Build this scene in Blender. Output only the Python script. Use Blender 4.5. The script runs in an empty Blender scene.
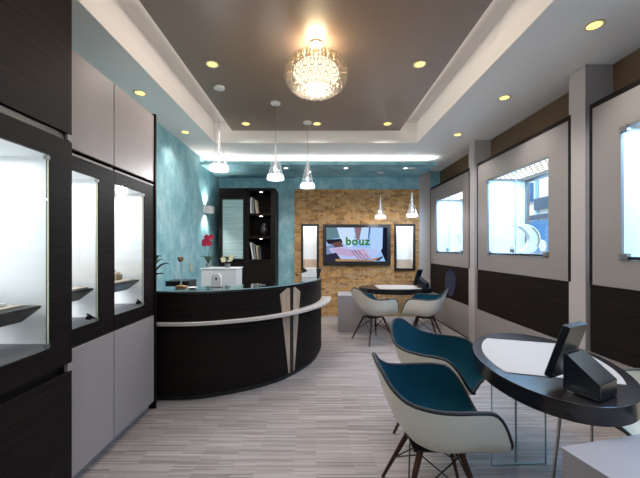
import bpy, bmesh, math, random
from mathutils import Vector, Matrix
random.seed(7)
S = bpy.context.scene
C = S.collection
PI = math.pi
rad = math.radians

# ------------------------------------------------------------------ helpers
class MB:
    """collects geometry for one mesh"""
    def __init__(s): s.v = []; s.f = []; s.m = []
    def add(s, vs, fs, mi=0):
        n = len(s.v); s.v += [tuple(p) for p in vs]
        for f in fs: s.f.append([n+i for i in f]); s.m.append(mi)
        return s
    def box(s, x0, x1, y0, y1, z0, z1, mi=0):
        return s.add([(x0,y0,z0),(x1,y0,z0),(x1,y1,z0),(x0,y1,z0),(x0,y0,z1),(x1,y0,z1),(x1,y1,z1),(x0,y1,z1)],
                     [(0,3,2,1),(4,5,6,7),(0,1,5,4),(1,2,6,5),(2,3,7,6),(3,0,4,7)], mi)
    def prism(s, poly, a, b, axis='z', mi=0):
        """polygon (counter-clockwise pairs) extruded from a to b on an axis"""
        def P(u, w, t):
            return {'z': (u, w, t), 'y': (u, t, w), 'x': (t, u, w)}[axis]
        n = len(poly)
        vs = [P(u, w, a) for u, w in poly] + [P(u, w, b) for u, w in poly]
        fs = [list(range(n))[::-1], list(range(n, 2*n))]
        fs += [(i, (i+1) % n, n+(i+1) % n, n+i) for i in range(n)]
        return s.add(vs, fs, mi)
    def cyl(s, p, q, r, r2=None, n=14, mi=0):
        p = Vector(p); q = Vector(q); r2 = r if r2 is None else r2
        d = (q-p).normalized(); a = d.orthogonal().normalized(); b = d.cross(a)
        vs = [p+(a*math.cos(2*PI*i/n)+b*math.sin(2*PI*i/n))*r for i in range(n)]
        vs += [q+(a*math.cos(2*PI*i/n)+b*math.sin(2*PI*i/n))*r2 for i in range(n)]
        fs = [list(range(n))[::-1], list(range(n, 2*n))] + [(i, (i+1) % n, n+(i+1) % n, n+i) for i in range(n)]
        return s.add(vs, fs, mi)
    def tube(s, pts, r, n=8, closed=False, mi=0):
        pts = [Vector(p) for p in pts]; N = len(pts); rings = []; a = None
        for i, p in enumerate(pts):
            if closed: d = pts[(i+1) % N]-pts[i-1]
            else: d = pts[min(i+1, N-1)]-pts[max(i-1, 0)]
            d.normalize()
            a = d.orthogonal() if a is None else a-d*a.dot(d)
            a.normalize(); b = d.cross(a)
            rr = r[i] if isinstance(r, (list, tuple)) else r
            rings.append([p+(a*math.cos(2*PI*k/n)+b*math.sin(2*PI*k/n))*rr for k in range(n)])
        vs = [v for R in rings for v in R]; fs = []
        for i in range(N if closed else N-1):
            j = (i+1) % N
            for k in range(n): fs.append((i*n+k, i*n+(k+1) % n, j*n+(k+1) % n, j*n+k))
        if not closed: fs += [list(range(n))[::-1], [(N-1)*n+k for k in range(n)]]
        return s.add(vs, fs, mi)
    def lathe(s, prof, c=(0,0,0), n=24, mi=0, cap=True):
        vs = []; fs = []
        for r, z in prof:
            for k in range(n): vs.append((c[0]+r*math.cos(2*PI*k/n), c[1]+r*math.sin(2*PI*k/n), c[2]+z))
        for i in range(len(prof)-1):
            for k in range(n): fs.append((i*n+k, i*n+(k+1) % n, (i+1)*n+(k+1) % n, (i+1)*n+k))
        if cap:
            fs.append(list(range(n))[::-1]); fs.append([(len(prof)-1)*n+k for k in range(n)])
        return s.add(vs, fs, mi)
    def ball(s, c, r, n=10, m=6, sx=1, sy=1, sz=1, mi=0):
        prof = [(r*math.sin(PI*(0.04+0.92*i/m)), -r*math.cos(PI*(0.04+0.92*i/m))) for i in range(m+1)]
        k0 = len(s.v); s.lathe(prof, (0,0,0), n, mi)
        for i in range(k0, len(s.v)):
            v = s.v[i]; s.v[i] = (c[0]+v[0]*sx, c[1]+v[1]*sy, c[2]+v[2]*sz)
        return s
    def holed(s, u0, u1, w0, w1, holes, a, b, axis, mi=0):
        """slab in (u,w) between a and b with rectangular holes"""
        us = sorted({u0, u1} | {h for H in holes for h in H[:2]}); ws = sorted({w0, w1} | {h for H in holes for h in H[2:]})
        us = [u for u in us if u0 <= u <= u1]; ws = [w for w in ws if w0 <= w <= w1]
        def inside(u, w): return any(H[0] < u < H[1] and H[2] < w < H[3] for H in holes)
        def solid(i, j):
            return 0 <= i < len(us)-1 and 0 <= j < len(ws)-1 and not inside((us[i]+us[i+1])/2, (ws[j]+ws[j+1])/2)
        def P(u, w, t): return {'z': (u, w, t), 'y': (u, t, w), 'x': (t, u, w)}[axis]
        for i in range(len(us)-1):
            for j in range(len(ws)-1):
                if not solid(i, j): continue
                A, B, Dn, E = us[i], us[i+1], ws[j], ws[j+1]
                for t in (a, b): s.add([P(A,Dn,t), P(B,Dn,t), P(B,E,t), P(A,E,t)], [(0,1,2,3)], mi)
                if not solid(i-1, j): s.add([P(A,Dn,a), P(A,E,a), P(A,E,b), P(A,Dn,b)], [(0,1,2,3)], mi)
                if not solid(i+1, j): s.add([P(B,Dn,a), P(B,E,a), P(B,E,b), P(B,Dn,b)], [(0,1,2,3)], mi)
                if not solid(i, j-1): s.add([P(A,Dn,a), P(B,Dn,a), P(B,Dn,b), P(A,Dn,b)], [(0,1,2,3)], mi)
                if not solid(i, j+1): s.add([P(A,E,a), P(B,E,a), P(B,E,b), P(A,E,b)], [(0,1,2,3)], mi)
        return s
    def build(s, name, mat, parent=None, world=True, bevel=0, smooth=True, weld=False, recalc=True):
        me = bpy.data.meshes.new(name)
        off = Vector((0,0,0))
        if parent is not None and world:
            r = parent
            while r.parent is not None: r = r.parent
            off = Vector(r.location)
        me.from_pydata([tuple(Vector(v)-off) for v in s.v], [], s.f)
        for m in (mat if isinstance(mat, (list, tuple)) else [mat]): me.materials.append(m)
        me.polygons.foreach_set('material_index', s.m)
        bm = bmesh.new(); bm.from_mesh(me)
        if weld: bmesh.ops.remove_doubles(bm, verts=bm.verts, dist=1e-5)
        if recalc: bmesh.ops.recalc_face_normals(bm, faces=bm.faces)
        bm.to_mesh(me); bm.free()
        if smooth:
            me.polygons.foreach_set('use_smooth', [True]*len(me.polygons))
            me.set_sharp_from_angle(angle=rad(35))
        o = bpy.data.objects.new(name, me); C.objects.link(o)
        if parent is not None: o.parent = parent
        if bevel:
            b = o.modifiers.new('bevel', 'BEVEL'); b.width = bevel; b.segments = 2; b.limit_method = 'ANGLE'; b.angle_limit = rad(40)
            b.harden_normals = True
        return o

def tag(o, label, cat, group=None):
    o['label'] = label; o['category'] = cat
    if group: o['group'] = group
    return o
def thing(name, label, cat, loc=(0,0,0), rz=0, group=None):
    o = bpy.data.objects.new(name, None); C.objects.link(o)
    o.empty_display_size = .1; o.location = loc; o.rotation_euler = (0,0,rz)
    return tag(o, label, cat, group)
def struct(name, mb, mat, parent=None, **k):
    o = mb.build(name, mat, parent, **k)
    if parent is None: o['kind'] = 'structure'
    return o
def dup(root, label, loc, rz, group=None):
    def cp(o, par):
        c = o.copy(); C.objects.link(c); c.parent = par
        for ch in o.children: cp(ch, c)
        return c
    r = cp(root, None); r.location = loc; r.rotation_euler = (0,0,rz); r['label'] = label
    if group: r['group'] = group
    return r
def light(name, kind, loc, energy, color=(1,1,1), rot=(0,0,0), parent=None, **k):
    l = bpy.data.lights.new(name, kind); l.energy = energy; l.color = color
    for a, b in k.items(): setattr(l, a, b)
    o = bpy.data.objects.new(name, l); C.objects.link(o); o.rotation_euler = rot
    if parent is not None:
        r = parent
        while r.parent is not None: r = r.parent
        o.parent = parent; o.location = Vector(loc)-Vector(r.location)
    else: o.location = loc
    return o

def srgb(r, g, b):
    def f(c):
        c /= 255
        return c/12.92 if c <= .04045 else ((c+.055)/1.055)**2.4
    return (f(r), f(g), f(b), 1)

# ------------------------------------------------------------------ materials
def mat(name, col, rough=.5, metal=0, spec=.5, coat=0, emit=None, es=0):
    m = bpy.data.materials.new(name); m.use_nodes = True
    b = m.node_tree.nodes['Principled BSDF']
    b.inputs['Base Color'].default_value = col if len(col) == 4 else (*col, 1)
    b.inputs['Roughness'].default_value = rough; b.inputs['Metallic'].default_value = metal
    b.inputs['Specular IOR Level'].default_value = spec; b.inputs['Coat Weight'].default_value = coat
    if emit: b.inputs['Emission Color'].default_value = emit; b.inputs['Emission Strength'].default_value = es
    return m
def nodes(m): return m.node_tree.nodes, m.node_tree.links, m.node_tree.nodes['Principled BSDF']
def coords(m, scale=(1,1,1), rot=(0,0,0)):
    N, L, b = nodes(m)
    t = N.new('ShaderNodeTexCoord'); mp = N.new('ShaderNodeMapping')
    mp.inputs['Scale'].default_value = scale; mp.inputs['Rotation'].default_value = rot
    L.new(t.outputs['Object'], mp.inputs['Vector']); return mp.outputs['Vector']
def noise(m, vec, scale, detail=4, rough=.6):
    N, L, b = nodes(m); n = N.new('ShaderNodeTexNoise')
    n.inputs['Scale'].default_value = scale; n.inputs['Detail'].default_value = detail; n.inputs['Roughness'].default_value = rough
    L.new(vec, n.inputs['Vector']); return n.outputs['Fac']
def ramp(m, fac, stops, interp='LINEAR'):
    N, L, b = nodes(m); r = N.new('ShaderNodeValToRGB'); r.color_ramp.interpolation = interp
    e = r.color_ramp.elements
    while len(e) < len(stops): e.new(.5)
    for i, (p, c) in enumerate(stops): e[i].position = p; e[i].color = c
    L.new(fac, r.inputs['Fac']); return r.outputs['Color']
def bump(m, fac, strength=.2, dist=.01):
    N, L, b = nodes(m); n = N.new('ShaderNodeBump'); n.inputs['Strength'].default_value = strength; n.inputs['Distance'].default_value = dist
    L.new(fac, n.inputs['Height']); L.new(n.outputs['Normal'], b.inputs['Normal'])
def mixc(m, fac, a, b_, mode='MIX'):
    N, L, b = nodes(m); x = N.new('ShaderNodeMix'); x.data_type = 'RGBA'; x.blend_type = mode
    if isinstance(fac, (int, float)): x.inputs[0].default_value = fac
    else: L.new(fac, x.inputs[0])
    L.new(a, x.inputs[6]) if not isinstance(a, tuple) else setattr(x.inputs[6], 'default_value', a)
    L.new(b_, x.inputs[7]) if not isinstance(b_, tuple) else setattr(x.inputs[7], 'default_value', b_)
    return x.outputs[2]
def setcol(m, out):
    N, L, b = nodes(m); L.new(out, b.inputs['Base Color'])

def wood(name, c1, c2, c3, rough=.45, scale=(1.2, 1.2, 55), spec=.22):
    m = mat(name, c2, rough, spec=spec); v = coords(m, scale)
    f = noise(m, v, 1.5, 5, .65); setcol(m, ramp(m, f, [(.3, c1), (.5, c2), (.72, c3)])); bump(m, f, .08, .002)
    return m
M = {}
M['wenge'] = wood('dark_wenge_wood', srgb(13,8,7), srgb(22,16,14), srgb(37,27,24), .55, spec=.12)
M['wenge_table'] = wood('dark_table_wood', srgb(16,13,15), srgb(27,23,25), srgb(42,37,38), .22, (2, 40, 40), .6)
M['walnut'] = wood('dark_walnut', srgb(38,22,14), srgb(62,36,24), srgb(86,54,36), .4, (40,40,2))
M['inlaywood'] = wood('light_inlay_wood', srgb(150,125,105), srgb(172,150,130), srgb(190,170,150), .45, (30,30,2))
M['greige'] = mat('greige_lacquer', srgb(148,140,139), .42, spec=.4)
M['panelgrey'] = mat('grey_panel', srgb(134,128,126), .5)
M['white'] = mat('white_paint', srgb(226,224,222), .6)
M['soffit'] = mat('soffit_paint', srgb(238,234,229), .7)
M['niche'] = mat('niche_white', srgb(238,240,242), .5)
M['pilaster'] = mat('pilaster_paint', srgb(170,163,161), .55)
M['brownceil'] = mat('brown_ceiling_paint', srgb(138,118,104), .38, spec=.4)
M['brownwall'] = mat('brown_wall_paint', srgb(92,70,48), .6)
M['black'] = mat('black_satin', srgb(16,15,16), .4)
M['blackwire'] = mat('black_wire', srgb(20,20,20), .35, metal=.6)
M['chrome'] = mat('chrome', srgb(190,190,190), .15, metal=1)
M['alu'] = mat('aluminium', srgb(140,140,142), .35, metal=.9)
M['shell'] = mat('cream_shell', srgb(214,210,196), .35, spec=.5)
M['pad'] = mat('white_leather_pad', srgb(168,158,150), .5)
M['ledge'] = mat('pale_ledge', srgb(196,186,180), .35)
M['pedestal'] = mat('pedestal_grey', srgb(142,137,140), .45)
M['whitegloss'] = mat('white_gloss', srgb(235,235,236), .25)
M['plateblack'] = mat('stand_black', srgb(18,21,28), .26, spec=.7)
M['navy'] = mat('blue_disc', srgb(38,66,112), .22, metal=.7)
M['greentape'] = mat('dark_green_edge', srgb(30,70,48), .4)
M['pink'] = mat('magenta_petal', srgb(170,24,62), .5)
M['leaf'] = mat('dark_leaf', srgb(26,62,34), .45)
M['stem'] = mat('stem_green', srgb(54,70,36), .5)
M['cream'] = mat('cream_petal', srgb(232,222,186), .5)
M['dry'] = mat('dried_flower', srgb(140,112,74), .8)
M['pot'] = mat('pot_grey', srgb(110,116,118), .5)
M['greyfloor'] = mat('niche_grey_felt', srgb(120,120,126), .7)
M['wedge'] = wood('charcoal_shelf', srgb(44,42,44), srgb(58,56,58), srgb(74,70,70), .5)
M['tan'] = mat('tan_felt', srgb(206,188,172), .7)
M['gold'] = mat('gold_box', srgb(150,128,92), .4, metal=.4)
M['book1'] = mat('book_white', srgb(215,215,212), .6); M['book2'] = mat('book_grey', srgb(120,124,128), .6)
M['book3'] = mat('book_tan', srgb(170,156,136), .6); M['book4'] = mat('book_dark', srgb(60,62,66), .6)
M['glassobj'] = mat('smoked_glass_vase', srgb(44,38,40), .12, spec=.8)
M['socket'] = mat('beige_plastic', srgb(190,182,160), .5)
M['red'] = mat('red_plastic', srgb(150,30,30), .5)
M['brass'] = mat('lamp_trim', srgb(224,214,190), .3, metal=.3)

def fabric(name, c1, c2):
    m = mat(name, c1, .9, spec=.15); v = coords(m); f = noise(m, v, 260, 3)
    setcol(m, ramp(m, f, [(.35, c1), (.65, c2)])); bump(m, f, .15, .002)
    return m
M['teal'] = fabric('teal_wool', srgb(0,40,54), srgb(1,60,77))
M['creamfab'] = fabric('cream_wool', srgb(196,190,176), srgb(208,202,188))
M['piping'] = mat('dark_piping', srgb(14,22,30), .6)
M['olive'] = mat('olive_piping', srgb(70,66,52), .6)

def emission(name, col, s):
    m = bpy.data.materials.new(name); m.use_nodes = True; N = m.node_tree.nodes; N.clear()
    e = N.new('ShaderNodeEmission'); o = N.new('ShaderNodeOutputMaterial')
    e.inputs[0].default_value = col; e.inputs[1].default_value = s
    m.node_tree.links.new(e.outputs[0], o.inputs[0]); return m
def thin_glass(name, tint=(.97,.99,.98,1), refl=.9, frost=0, frostcol=(1,1,1,1), power=5, gcol=(1,1,1,1)):
    m = bpy.data.materials.new(name); m.use_nodes = True; N = m.node_tree.nodes; L = m.node_tree.links; N.clear()
    t = N.new('ShaderNodeBsdfTransparent'); t.inputs[0].default_value = tint
    g = N.new('ShaderNodeBsdfGlossy'); g.inputs['Roughness'].default_value = .02; g.inputs['Color'].default_value = gcol
    lw = N.new('ShaderNodeLayerWeight'); lw.inputs[0].default_value = .5
    pw = N.new('ShaderNodeMath'); pw.operation = 'POWER'; pw.inputs[1].default_value = power
    fr = N.new('ShaderNodeMath'); fr.operation = 'MULTIPLY_ADD'; fr.inputs[1].default_value = .9; fr.inputs[2].default_value = .035
    L.new(lw.outputs['Facing'], pw.inputs[0]); L.new(pw.outputs[0], fr.inputs[0])
    mu = N.new('ShaderNodeMath'); mu.operation = 'MULTIPLY'; mu.inputs[1].default_value = refl; mu.use_clamp = True
    mx = N.new('ShaderNodeMixShader'); o = N.new('ShaderNodeOutputMaterial')
    L.new(fr.outputs[0], mu.inputs[0]); L.new(mu.outputs[0], mx.inputs[0]); L.new(t.outputs[0], mx.inputs[1]); L.new(g.outputs[0], mx.inputs[2])
    out = mx.outputs[0]
    if frost:
        tr = N.new('ShaderNodeBsdfTranslucent'); tr.inputs[0].default_value = frostcol
        df = N.new('ShaderNodeBsdfDiffuse'); df.inputs[0].default_value = frostcol
        a = N.new('ShaderNodeAddShader'); L.new(tr.outputs[0], a.inputs[0]); L.new(df.outputs[0], a.inputs[1])
        m2 = N.new('ShaderNodeMixShader'); m2.inputs[0].default_value = frost
        L.new(out, m2.inputs[1]); L.new(a.outputs[0], m2.inputs[2]); out = m2.outputs[0]
    L.new(out, o.inputs[0]); return m
M['glass'] = thin_glass('clear_glass')
M['tableglass'] = thin_glass('table_glass', (.96,.985,.985,1))
M['countertop'] = thin_glass('counter_glass', (.72,.86,.86,1), 1.3)
M['glassedge'] = mat('green_glass_edge', srgb(150,178,184), .15, spec=.8)
M['paleedge'] = mat('pale_glass_edge', srgb(222,226,196), .2)
M['cone'] = thin_glass('pendant_glass', (.95,.96,.97,1), 3.0, .05, (.95,.97,1,1))
M['holder'] = mat('pale_metal_holder', srgb(225,224,222), .3)
M['bead'] = thin_glass('bead_glass', (.93,.91,.88,1), 1.0, .03, (.8,.77,.72,1), 1.8, (.42,.36,.30,1))
M['frosted'] = mat('frosted_glass', srgb(128,152,156), .3, spec=.6)
v = coords(M['frosted'], (1,1,30)); f = noise(M['frosted'], v, 2, 2); setcol(M['frosted'], ramp(M['frosted'], f, [(.35, srgb(146,168,168)), (.65, srgb(172,192,190))]))
M['lamp_yellow'] = emission('downlight_lens', (1,.66,.16,1), 3.2)
M['lamp_white'] = emission('white_lens', (1,.97,.9,1), 5)
M['lamp_pend'] = emission('pendant_diffuser', (.92,.97,1,1), 2.2)
M['lamp_bulb'] = emission('chandelier_bulb', (1,.82,.58,1), 9)
M['lamp_globe'] = emission('chandelier_globe', (1,.90,.70,1), 1.7)
M['lamp_niche'] = emission('niche_lamp', (1,.98,.95,1), 2.0)

# floor : striped woven vinyl, strips running across the room
m = M['floor'] = mat('striped_floor', srgb(170,160,152), .48, spec=.35)
N, L, b = nodes(m); v = coords(m)
def brick(m, v, w, h, c1, c2, off=.37):
    N, L, b = nodes(m); t = N.new('ShaderNodeTexBrick'); t.offset = off; t.squash = 1
    t.inputs['Scale'].default_value = 1; t.inputs['Mortar Size'].default_value = 0
    t.inputs['Brick Width'].default_value = w; t.inputs['Row Height'].default_value = h
    t.inputs['Color1'].default_value = c1; t.inputs['Color2'].default_value = c2
    L.new(v, t.inputs['Vector']); return t.outputs['Color']
A = brick(m, v, .40, .0145, srgb(84,77,77), srgb(172,163,161), .37)
B = brick(m, v, .66, .029, srgb(90,83,83), srgb(164,156,154), .23)
ab = mixc(m, .33, A, B)
v2 = coords(m, (2.5, 120, 1)); f = noise(m, v2, 1, 3)
setcol(m, mixc(m, .35, ab, ramp(m, f, [(.32, srgb(104,95,93)), (.68, srgb(174,164,160))])))
bump(m, f, .05, .002)

# teal plaster
m = M['tealwall'] = mat('teal_plaster', srgb(110,160,170), .6, spec=.3)
v = coords(m); f = noise(m, v, 2.6, 8, .68); v2 = coords(m, (1,1,.55)); g = noise(m, v2, 9, 6, .7)
c = ramp(m, f, [(.34, srgb(90,138,152)), (.5, srgb(124,174,184)), (.68, srgb(184,212,214))])
setcol(m, mixc(m, .4, c, ramp(m, g, [(.3, srgb(96,146,160)), (.7, srgb(170,206,212))]))); bump(m, g, .08, .004)

# cork mosaic: small chips of bark, wider than high
m = M['cork'] = mat('cork_mosaic', srgb(170,130,75), .75, spec=.2)
N, L, b = nodes(m); v = coords(m, (1, 1, 2.1))
vo = N.new('ShaderNodeTexVoronoi'); vo.inputs['Scale'].default_value = 9.5; vo.inputs['Randomness'].default_value = 1; vo.distance = 'MANHATTAN'
L.new(v, vo.inputs['Vector'])
sp = N.new('ShaderNodeSeparateColor'); L.new(vo.outputs['Color'], sp.inputs[0])
c = ramp(m, sp.outputs[0], [(0, srgb(78,54,40)), (.16, srgb(128,90,58)), (.42, srgb(168,122,70)), (.62, srgb(194,152,96)), (.8, srgb(172,146,118)), (1, srgb(130,104,84))])
f = noise(m, coords(m, (1,1,1.7)), 30, 4, .7)
c2 = mixc(m, .42, c, ramp(m, f, [(.34, srgb(66,44,32)), (.46, srgb(168,124,76)), (.68, srgb(212,176,124))]))
setcol(m, c2)
mx = N.new('ShaderNodeMath'); mx.operation = 'ADD'; L.new(sp.outputs[1], mx.inputs[0]); L.new(f, mx.inputs[1]); bump(m, mx.outputs[0], .5, .012)

# ------------------------------------------------------------------ key sizes
H = 1.45                     # eye height
ZS = 3.10                    # soffit
XL, XR = -2.09, 2.67         # left / right wall faces
YB = 7.0                     # back wall
YF = -2.2                    # shop front, behind the camera

# ------------------------------------------------------------------ room shell
struct('floor', MB().box(XL-.2, 3.0, YF, YB+.2, -.1, 0), M['floor'])
TX, TY0, TY1 = 1.585, -1.4, 5.10
ceil = struct('ceiling', MB().holed(XL-.1, XR+.1, YF, YB+.1, [(-TX, TX, TY0, TY1)], ZS, ZS+.08, 'z'), M['soffit'])
mb = MB(); mb.holed(-TX-.06, TX+.06, TY0-.06, TY1+.06, [(-TX, TX, TY0, TY1)], ZS+.08, 3.42, 'z')
mb.build('ceiling_fascia', M['soffit'], ceil)
MB().box(-TX-.06, TX+.06, TY0-.06, TY1+.06, 3.42, 3.5).build('ceiling_recess', M['soffit'], ceil)
BX = 1.305
MB().box(-BX, BX, TY0+.2, 5.055, 3.276, 3.32).build('ceiling_panel', M['brownceil'], ceil)
struct('wall_left', MB().box(XL-.1, XL, YF, YB, 0, ZS), M['tealwall'])
struct('wall_back', MB().box(XL-.1, XR+.1, YB, YB+.1, 0, ZS), M['tealwall'])
struct('wall_right', MB().holed(YF, YB, 0, ZS, [(3.2+2*k, 4.8+2*k, 1.25, 2.5) for k in (-2,-1,0,1)], XR, XR+.08, 'x'), M['brownwall'])
fr = struct('wall_front', MB().holed(XL-.1, XR+.1, 0, ZS, [(.2, 2.0, .05, 2.4)], YF-.1, YF, 'y'), M['white'])  # unseen opening, put in to let daylight fill in from behind
MB().box(.2, 2.0, YF-.06, YF-.05, .05, 2.4).build('fill_opening_pane', M['glass'], fr)

# cork clad wall with two recesses
YC = 6.90
def bxc(px, D): return (px-316)*D/325
NL = (-.315, .06, .985, 1.955); NR = (1.66, 2.10, .985, 1.955)
cork = struct('wall_cork', MB().holed(-.457, 2.19, .0, 2.70, [(NL[0], NL[1], NL[2], NL[3]), (NR[0], NR[1], NR[2], NR[3])], YC, YB-.005, 'y'), M['cork'])
struct('trim_1', MB().box(2.19, 2.42, YC-.02, YB-.001, 0, ZS-.001), M['pilaster'])
beam = struct('ceiling_beam', MB().box(XL+.001, 2.2, 5.87, YB-.001, 2.957, 3.01), M['tealwall'])
# ledge that closes the cork panel towards the beam
MB().box(-.457, 2.19, YC+.03, YB-.004, 2.70, 2.957).build('beam_return', M['tealwall'], beam)

# pilasters between the display windows
for k, y0 in enumerate((.92, 2.92, 4.96)):
    struct('trim_%d' % (k+2), MB().box(2.42, XR+.001, y0, y0+.19, 0, ZS-.001), M['pilaster'])
# lower right wall and baseboard
lower = MB()
for (a, b_) in ((-2.19, .91), (1.11, 2.919), (3.111, 4.959), (5.151, 6.879)):
    lower.box(2.425, XR-.001, a, b_, .0, .53)
struct('wall_right_base', lower, M['panelgrey'])
bb = MB()
for (a, b_) in ((-2.19, .91), (1.11, 2.919), (3.111, 4.959), (5.151, 6.879)):
    bb.box(2.415, 2.424, a, b_, 0, .022)
struct('baseboard_right', bb, M['black'])

# display windows in the right wall
wl = [('window_1', 5.15, 6.86), ('window_2', 3.12, 4.855), ('window_3', 1.12, 2.845), ('window_4', -.88, .85)]
for k, (nm, ya, yb) in enumerate(wl):
    h0, h1, z0, z1 = ya+.265, yb-.265, 1.357, 2.41
    if nm == 'window_1': h0, h1 = 5.36, 6.55
    w = struct(nm, MB().holed(ya, yb, 1.13, 2.67, [(h0, h1, z0, z1)], 2.42, 2.445, 'x'), M['panelgrey'])
    e = MB().box(2.418, 2.50, ya, yb, 2.672, 2.715).box(2.418, 2.50, ya-.035, ya-.002, 1.13, 2.715).box(2.418, 2.50, yb+.002, yb+.03, 1.13, 2.715)
    e.build('dark_edge', M['wenge'], w)
    MB().box(2.428, 2.46, ya-.03, yb+.03, .535, 1.126).build('wood_band', M['wenge'], w)
    # niche lining
    n = MB()
    X1 = 2.95
    n.box(2.446, X1, h1, h1+.02, z0-.02, z1+.02)
    n.box(2.446, X1, h0-.02, h0, z0-.02, z1+.02)
    n.box(2.446, X1, h0, h1, z0-.02, z0)
    n.build('niche_lining', M['niche'], w)
    MB().box(2.446, X1, h0, h1, z1+.004, z1+.03).build('niche_ceiling', M['tan'], w)
    g = MB()
    for i in range(12):
        for j in range(5):
            y = h0+.12+i*(h1-h0-.24)/11; x = 2.50+j*.075
            g.box(x-.018, x+.018, y-.02, y+.02, z1-.004, z1+.003)
    g.build('light_grille', M['lamp_niche'], w)
    fm = MB(); fm.holed(h0, h1, z0, z1, [(h0+.04, (h0+h1)/2-.02, z0+.05, z1-.04), ((h0+h1)/2+.02, h1-.04, z0+.05, z1-.04)], X1, X1+.04, 'x')
    fm.build('window_frame', M['alu'], w)
    MB().box(X1+.015, X1+.021, h0+.04, h1-.04, z0+.05, z1-.04).build('street_pane', M['glass'], w)
    ym = (h0+h1)/2
    for a, b_, xo in ((h0+.003, ym+.02, 0), (ym-.02, h1-.003, .012)):
        gl = MB().box(2.424+xo, 2.430+xo, a, b_, z0+.025, z1-.02).build('glass_door', M['glass'], w)
        MB().box(2.4235+xo, 2.4305+xo, a, a+.004, z0+.025, z1-.02).build('glass_edge', M['glassedge'], gl)
    MB().box(2.414, 2.444, h0, h1, z1-.02, z1).build('top_rail', M['alu'], w)
    MB().box(2.414, 2.444, h0, h1, z0+.002, z0+.025).build('bottom_rail', M['plateblack'], w)
    for (y, z) in ((h1-.03, z1-.02), (h1-.03, z0+.03), (h0+.03, z0+.03)):
        MB().box(2.404, 2.44, y-.035, y+.03, z-.03, z+.02).build('clamp', M['alu'], w, bevel=.003)
    lk = MB(); lk.cyl((2.40, ym, z0+.06), (2.423, ym, z0+.06), .022); lk.tube([(2.405, ym+.04*math.cos(t*PI/8), z0+.06+.04*math.sin(t*PI/8)) for t in range(16)], .005, 6, True)
    lk.build('lock', M['alu'], w)
    light('niche_light', 'AREA', (2.66, ym, z1-.01), 48, (.28,.58,1), parent=w, shape='RECTANGLE', size=.3, size_y=1.0)  # tinted blue and boosted to stand in for street daylight
    light('window_leak', 'AREA', (2.56, yb-.03, 1.9), 3.5, (.5,.72,1), (rad(90),0,0), parent=w, shape='RECTANGLE', size=.12, size_y=1.4)  # added lamp imitating daylight that leaks past the panel edge

# crescent necklace stands in the windows
def crescent(y, x, label, s=1.0, rz=0):
    t = thing('necklace_stand', label, 'jewellery stand', (x, y, 1.357), rz)
    R, r, dx = .185*s, .155*s, -.075*s
    pts = []
    a0 = 118
    for i in range(25):
        a = rad(-a0+2*a0*i/24); pts.append((R*math.cos(a), R*math.sin(a)))
    e0 = pts[0]; e1 = pts[-1]
    inner = []
    for i in range(1, 20):
        t_ = i/20; y_ = e1[1]+(e0[1]-e1[1])*t_
        inner.append((e1[0]+(.135*s)*math.sin(PI*t_)**.8, y_))
    poly = [(p[0], p[1]+.20*s) for p in pts+inner]
    mb = MB(); mb.prism(poly, -.035, .035, 'y'); mb.build('crescent', M['whitegloss'], t, world=False, bevel=.008)
    MB().prism([(-.05,.005),(.2,.005),(.17,.02),(-.05,.02)], -.07, .07, 'y').build('base', M['whitegloss'], t, world=False, bevel=.003)
    nb = MB()
    for i in range(30):
        a = rad(60-90*i/29); nb.ball(((R-.004)*math.cos(a)*.9-.01, -.04-.004*(i % 2), .20*s+(R)*math.sin(a)*.9), .007, 6, 4)
    nb.build('necklace', M['gold'], t, world=False)
    return t
crescent(4.04, 2.59, 'white crescent necklace stand in the middle display window, beside the street pane', 1.0, 0)
crescent(5.98, 2.62, 'small white crescent necklace stand in the farthest display window', .95, 0)
bx = MB().box(-.06,.06,-.05,.05,0,.07); o = bx.build('ring_box', M['gold'], None, bevel=.004); o.location = (2.74, 3.62, 1.358); tag(o, 'small tan ring box on the sill of the middle display window, near its street pane', 'box')

# ------------------------------------------------------------------ left display cabinets
def niche_boxes(x0, x1, ya, yb, z0, z1):
    n = MB()
    n.box(x0, x0+.015, ya, yb, z0, z1); n.box(x0, x1, ya-.015, ya, z0-.015, z1+.015); n.box(x0, x1, yb, yb+.015, z0-.015, z1+.015)
    n.box(x0, x1, ya, yb, z1, z1+.015)
    return n
def shelf_prism(xb, xf, ya, yb, zt, dx=.1, th=.085):
    return MB().prism([(xb, zt-th), (xf-dx, zt-th), (xf, zt-.012), (xf, zt), (xb, zt)], ya, yb, 'y')

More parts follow.
